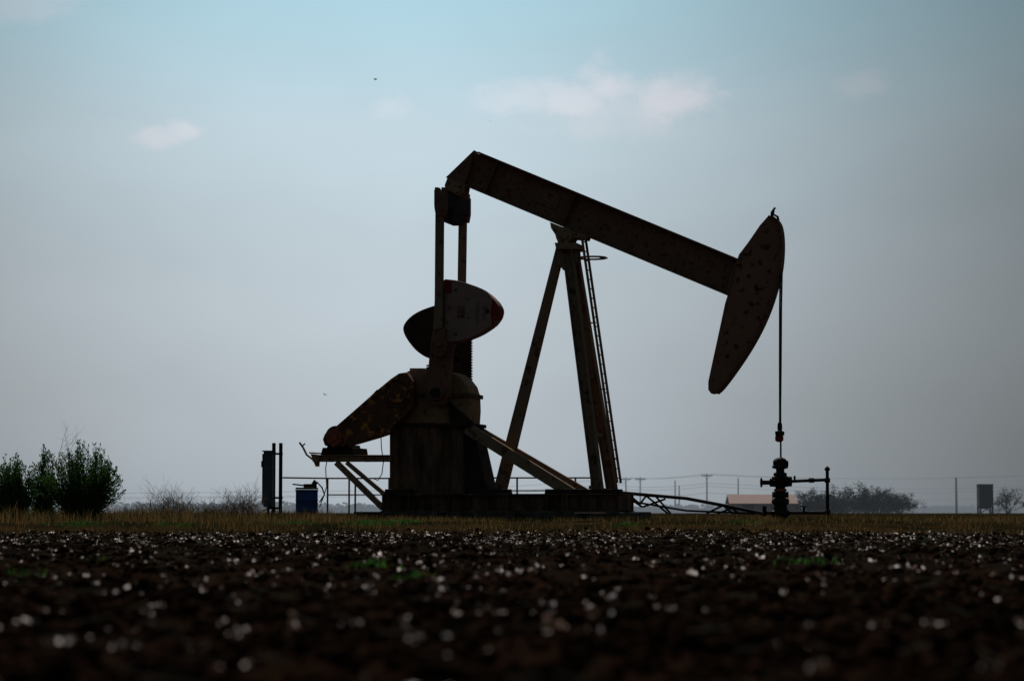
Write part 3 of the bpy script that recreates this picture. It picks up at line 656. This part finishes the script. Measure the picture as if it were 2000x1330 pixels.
# feed bin on legs
y=236; s=(y+D)/F; tk=empty("elevated_bin",((1922-1000)*s,y,0)); mb=MB(); w=27*s
mb.box((0,0,2.2),(w,w,2.5)); mb.prism([(-w/2,.96),(w/2,.96),(w*.25,.6),(-w*.25,.6)],-w/2,w/2); mb.prism([(-w/2-.05,3.44),(w/2+.05,3.44),(w/2,3.6),(-w/2,3.62)],-w/2-.05,w/2+.05)
for a_ in(-.15,.15): mb.box((a_*w*2,-w/2-.03,2.3),(.06,.06,2.3))
mb.obj("bin",M_fbark,tk)
mb=MB()
for a_ in(-1,1):
    for b_ in(-1,1): mb.box((a_*w*.44,b_*w*.44,.5),(.2,.2,1.1))
mb.bar((-w*.44,-w*.5,.1),(w*.44,-w*.5,1.0),.1,.1); mb.bar((w*.44,-w*.5,.1),(-w*.44,-w*.5,1.0),.1,.1); mb.obj("legs",M_fbark,tk)
# utility poles and lines
def pole(px,top,y,arm=True,r0=.15):
    s=(y+D)/F; x=(px-1000)*s; z=(1000-top)*s+CZ; mb=MB(); mb.tube([(x,y,-.1),(x,y,z)],[r0*1.2,r0*.8],8)
    if arm:
        mb.box((x,y-.15,z-.5),(2.6,.14,.2)); 
        for q in(-1.15,-.5,.5,1.15): mb.tube([(x+q,y-.15,z-.4),(x+q,y-.15,z-.12)],.07,6)
        mb.bar((x-.8,y-.1,z-.55),(x,y-.1,z-1.3),.05,.05); mb.bar((x+.8,y-.1,z-.55),(x,y-.1,z-1.3),.05,.05)
    mb.obj("utility_pole",M_pole); return x,y,z
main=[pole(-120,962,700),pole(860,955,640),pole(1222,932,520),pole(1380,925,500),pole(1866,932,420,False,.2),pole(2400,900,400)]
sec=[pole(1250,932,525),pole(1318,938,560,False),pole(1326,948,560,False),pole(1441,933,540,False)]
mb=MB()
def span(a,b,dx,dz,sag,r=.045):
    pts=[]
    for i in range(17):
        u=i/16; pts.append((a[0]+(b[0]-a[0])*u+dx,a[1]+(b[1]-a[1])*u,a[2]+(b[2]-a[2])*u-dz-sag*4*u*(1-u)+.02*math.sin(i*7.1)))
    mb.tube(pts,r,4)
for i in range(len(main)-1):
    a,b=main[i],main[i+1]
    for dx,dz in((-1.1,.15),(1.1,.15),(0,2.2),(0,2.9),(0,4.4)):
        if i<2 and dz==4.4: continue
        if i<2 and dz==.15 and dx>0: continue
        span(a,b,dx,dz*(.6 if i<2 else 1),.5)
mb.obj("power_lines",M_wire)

# ---------------------------------------------------------------- sun + sky
SAZ=math.radians(-12); SEL=math.radians(42)
sd=Vector((math.sin(SAZ)*math.cos(SEL),math.cos(SAZ)*math.cos(SEL),math.sin(SEL)))
sl=bpy.data.lights.new("sun",'SUN'); sl.energy=3.6; sl.angle=math.radians(.6); sl.color=(1,.92,.84)
so=bpy.data.objects.new("sun",sl); sc.collection.objects.link(so); so.rotation_euler=sd.to_track_quat('Z','Y').to_euler(); so.location=(0,0,50)
w=bpy.data.worlds.new("World"); sc.world=w; w.use_nodes=True; nt=w.node_tree; N=nt.nodes; K=nt.links
bg=N["Background"]; bg.inputs[1].default_value=0.1
def M(op,a,b=None,c=None):
    m=N.new("ShaderNodeMath"); m.operation=op
    for k,x in enumerate((a,b,c)):
        if x is None: continue
        if isinstance(x,(int,float)): m.inputs[k].default_value=x
        else: K.new(x,m.inputs[k])
    return m.outputs[0]
sky=N.new("ShaderNodeTexSky"); sky.sky_type='NISHITA'; sky.sun_disc=False; sky.sun_elevation=SEL; sky.sun_rotation=SAZ; sky.dust_density=3; sky.air_density=1
tc=N.new("ShaderNodeTexCoord"); sp=N.new("ShaderNodeSeparateXYZ"); K.new(tc.outputs["Generated"],sp.inputs[0])
az=M('DEGREES',M('ARCTAN2',sp.outputs[0],sp.outputs[1])); el=M('DEGREES',M('ARCSINE',sp.outputs[2]))
rp=N.new("ShaderNodeValToRGB"); K.new(M('DIVIDE',el,15),rp.inputs[0])
E=rp.color_ramp.elements; E[0].position=0; E[0].color=(.33,.38,.425,1); E[1].position=1; E[1].color=(.26,.48,.59,1)
e=E.new(.35); e.color=(.41,.48,.535,1); e=E.new(.6); e.color=(.43,.545,.61,1); e=E.new(.76); e.color=(.35,.54,.63,1)
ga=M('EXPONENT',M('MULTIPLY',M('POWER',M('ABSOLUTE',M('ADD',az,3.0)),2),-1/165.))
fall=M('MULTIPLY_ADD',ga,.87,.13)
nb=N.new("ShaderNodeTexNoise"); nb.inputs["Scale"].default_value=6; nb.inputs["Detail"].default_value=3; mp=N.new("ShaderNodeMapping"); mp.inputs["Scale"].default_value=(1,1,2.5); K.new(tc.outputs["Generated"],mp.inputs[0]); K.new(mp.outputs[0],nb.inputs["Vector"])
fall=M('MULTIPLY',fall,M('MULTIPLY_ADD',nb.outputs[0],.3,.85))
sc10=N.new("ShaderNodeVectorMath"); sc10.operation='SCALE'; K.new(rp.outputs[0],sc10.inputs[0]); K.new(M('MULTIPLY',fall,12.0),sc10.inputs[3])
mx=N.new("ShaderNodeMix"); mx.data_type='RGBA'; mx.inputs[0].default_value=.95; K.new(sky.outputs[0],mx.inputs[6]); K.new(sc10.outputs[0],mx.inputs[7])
nsk=N.new("ShaderNodeTexNoise"); nsk.inputs["Scale"].default_value=40; nsk.inputs["Detail"].default_value=10; nsk.inputs["Roughness"].default_value=.66
mp2=N.new("ShaderNodeMapping"); mp2.inputs["Scale"].default_value=(1,1,1.3); K.new(tc.outputs["Generated"],mp2.inputs[0]); K.new(mp2.outputs[0],nsk.inputs["Vector"])
cn=M('SUBTRACT',nsk.outputs[0],.5)
tot=None
def blob(px,py,rx,ry,amp,soft=.8):
    global tot
    d=ray(px,py).normalized(); A_=math.degrees(math.atan2(d.x,d.y)); E_=math.degrees(math.asin(d.z)); k=math.degrees(1/F)
    u=M('DIVIDE',M('SUBTRACT',az,A_),rx*k); v=M('DIVIDE',M('SUBTRACT',el,E_),ry*k)
    dn=M('SUBTRACT',1.0,M('SQRT',M('ADD',M('MULTIPLY',u,u),M('MULTIPLY',v,v))))
    dn=M('MULTIPLY_ADD',cn,2.4,dn)
    mr=N.new("ShaderNodeMapRange"); mr.interpolation_type='SMOOTHSTEP'; mr.inputs[1].default_value=-.1; mr.inputs[2].default_value=soft; K.new(dn,mr.inputs[0])
    o=M('MULTIPLY',mr.outputs[0],amp); tot=o if tot is None else M('MAXIMUM',tot,o)
blob(1190,175,75,62,.9); blob(1120,198,140,48,.8); blob(1325,192,125,60,.9); blob(1040,195,130,42,.55); blob(1210,215,260,68,.5,1.0); blob(310,268,75,24,.5); blob(365,256,50,26,.6); blob(765,214,55,34,.38); blob(1695,168,65,34,.25); blob(40,8,150,46,.4)
cl=N.new("ShaderNodeVectorMath"); cl.operation='SCALE'; cl.inputs[0].default_value=(1.95,.88,.78); K.new(tot,cl.inputs[3])
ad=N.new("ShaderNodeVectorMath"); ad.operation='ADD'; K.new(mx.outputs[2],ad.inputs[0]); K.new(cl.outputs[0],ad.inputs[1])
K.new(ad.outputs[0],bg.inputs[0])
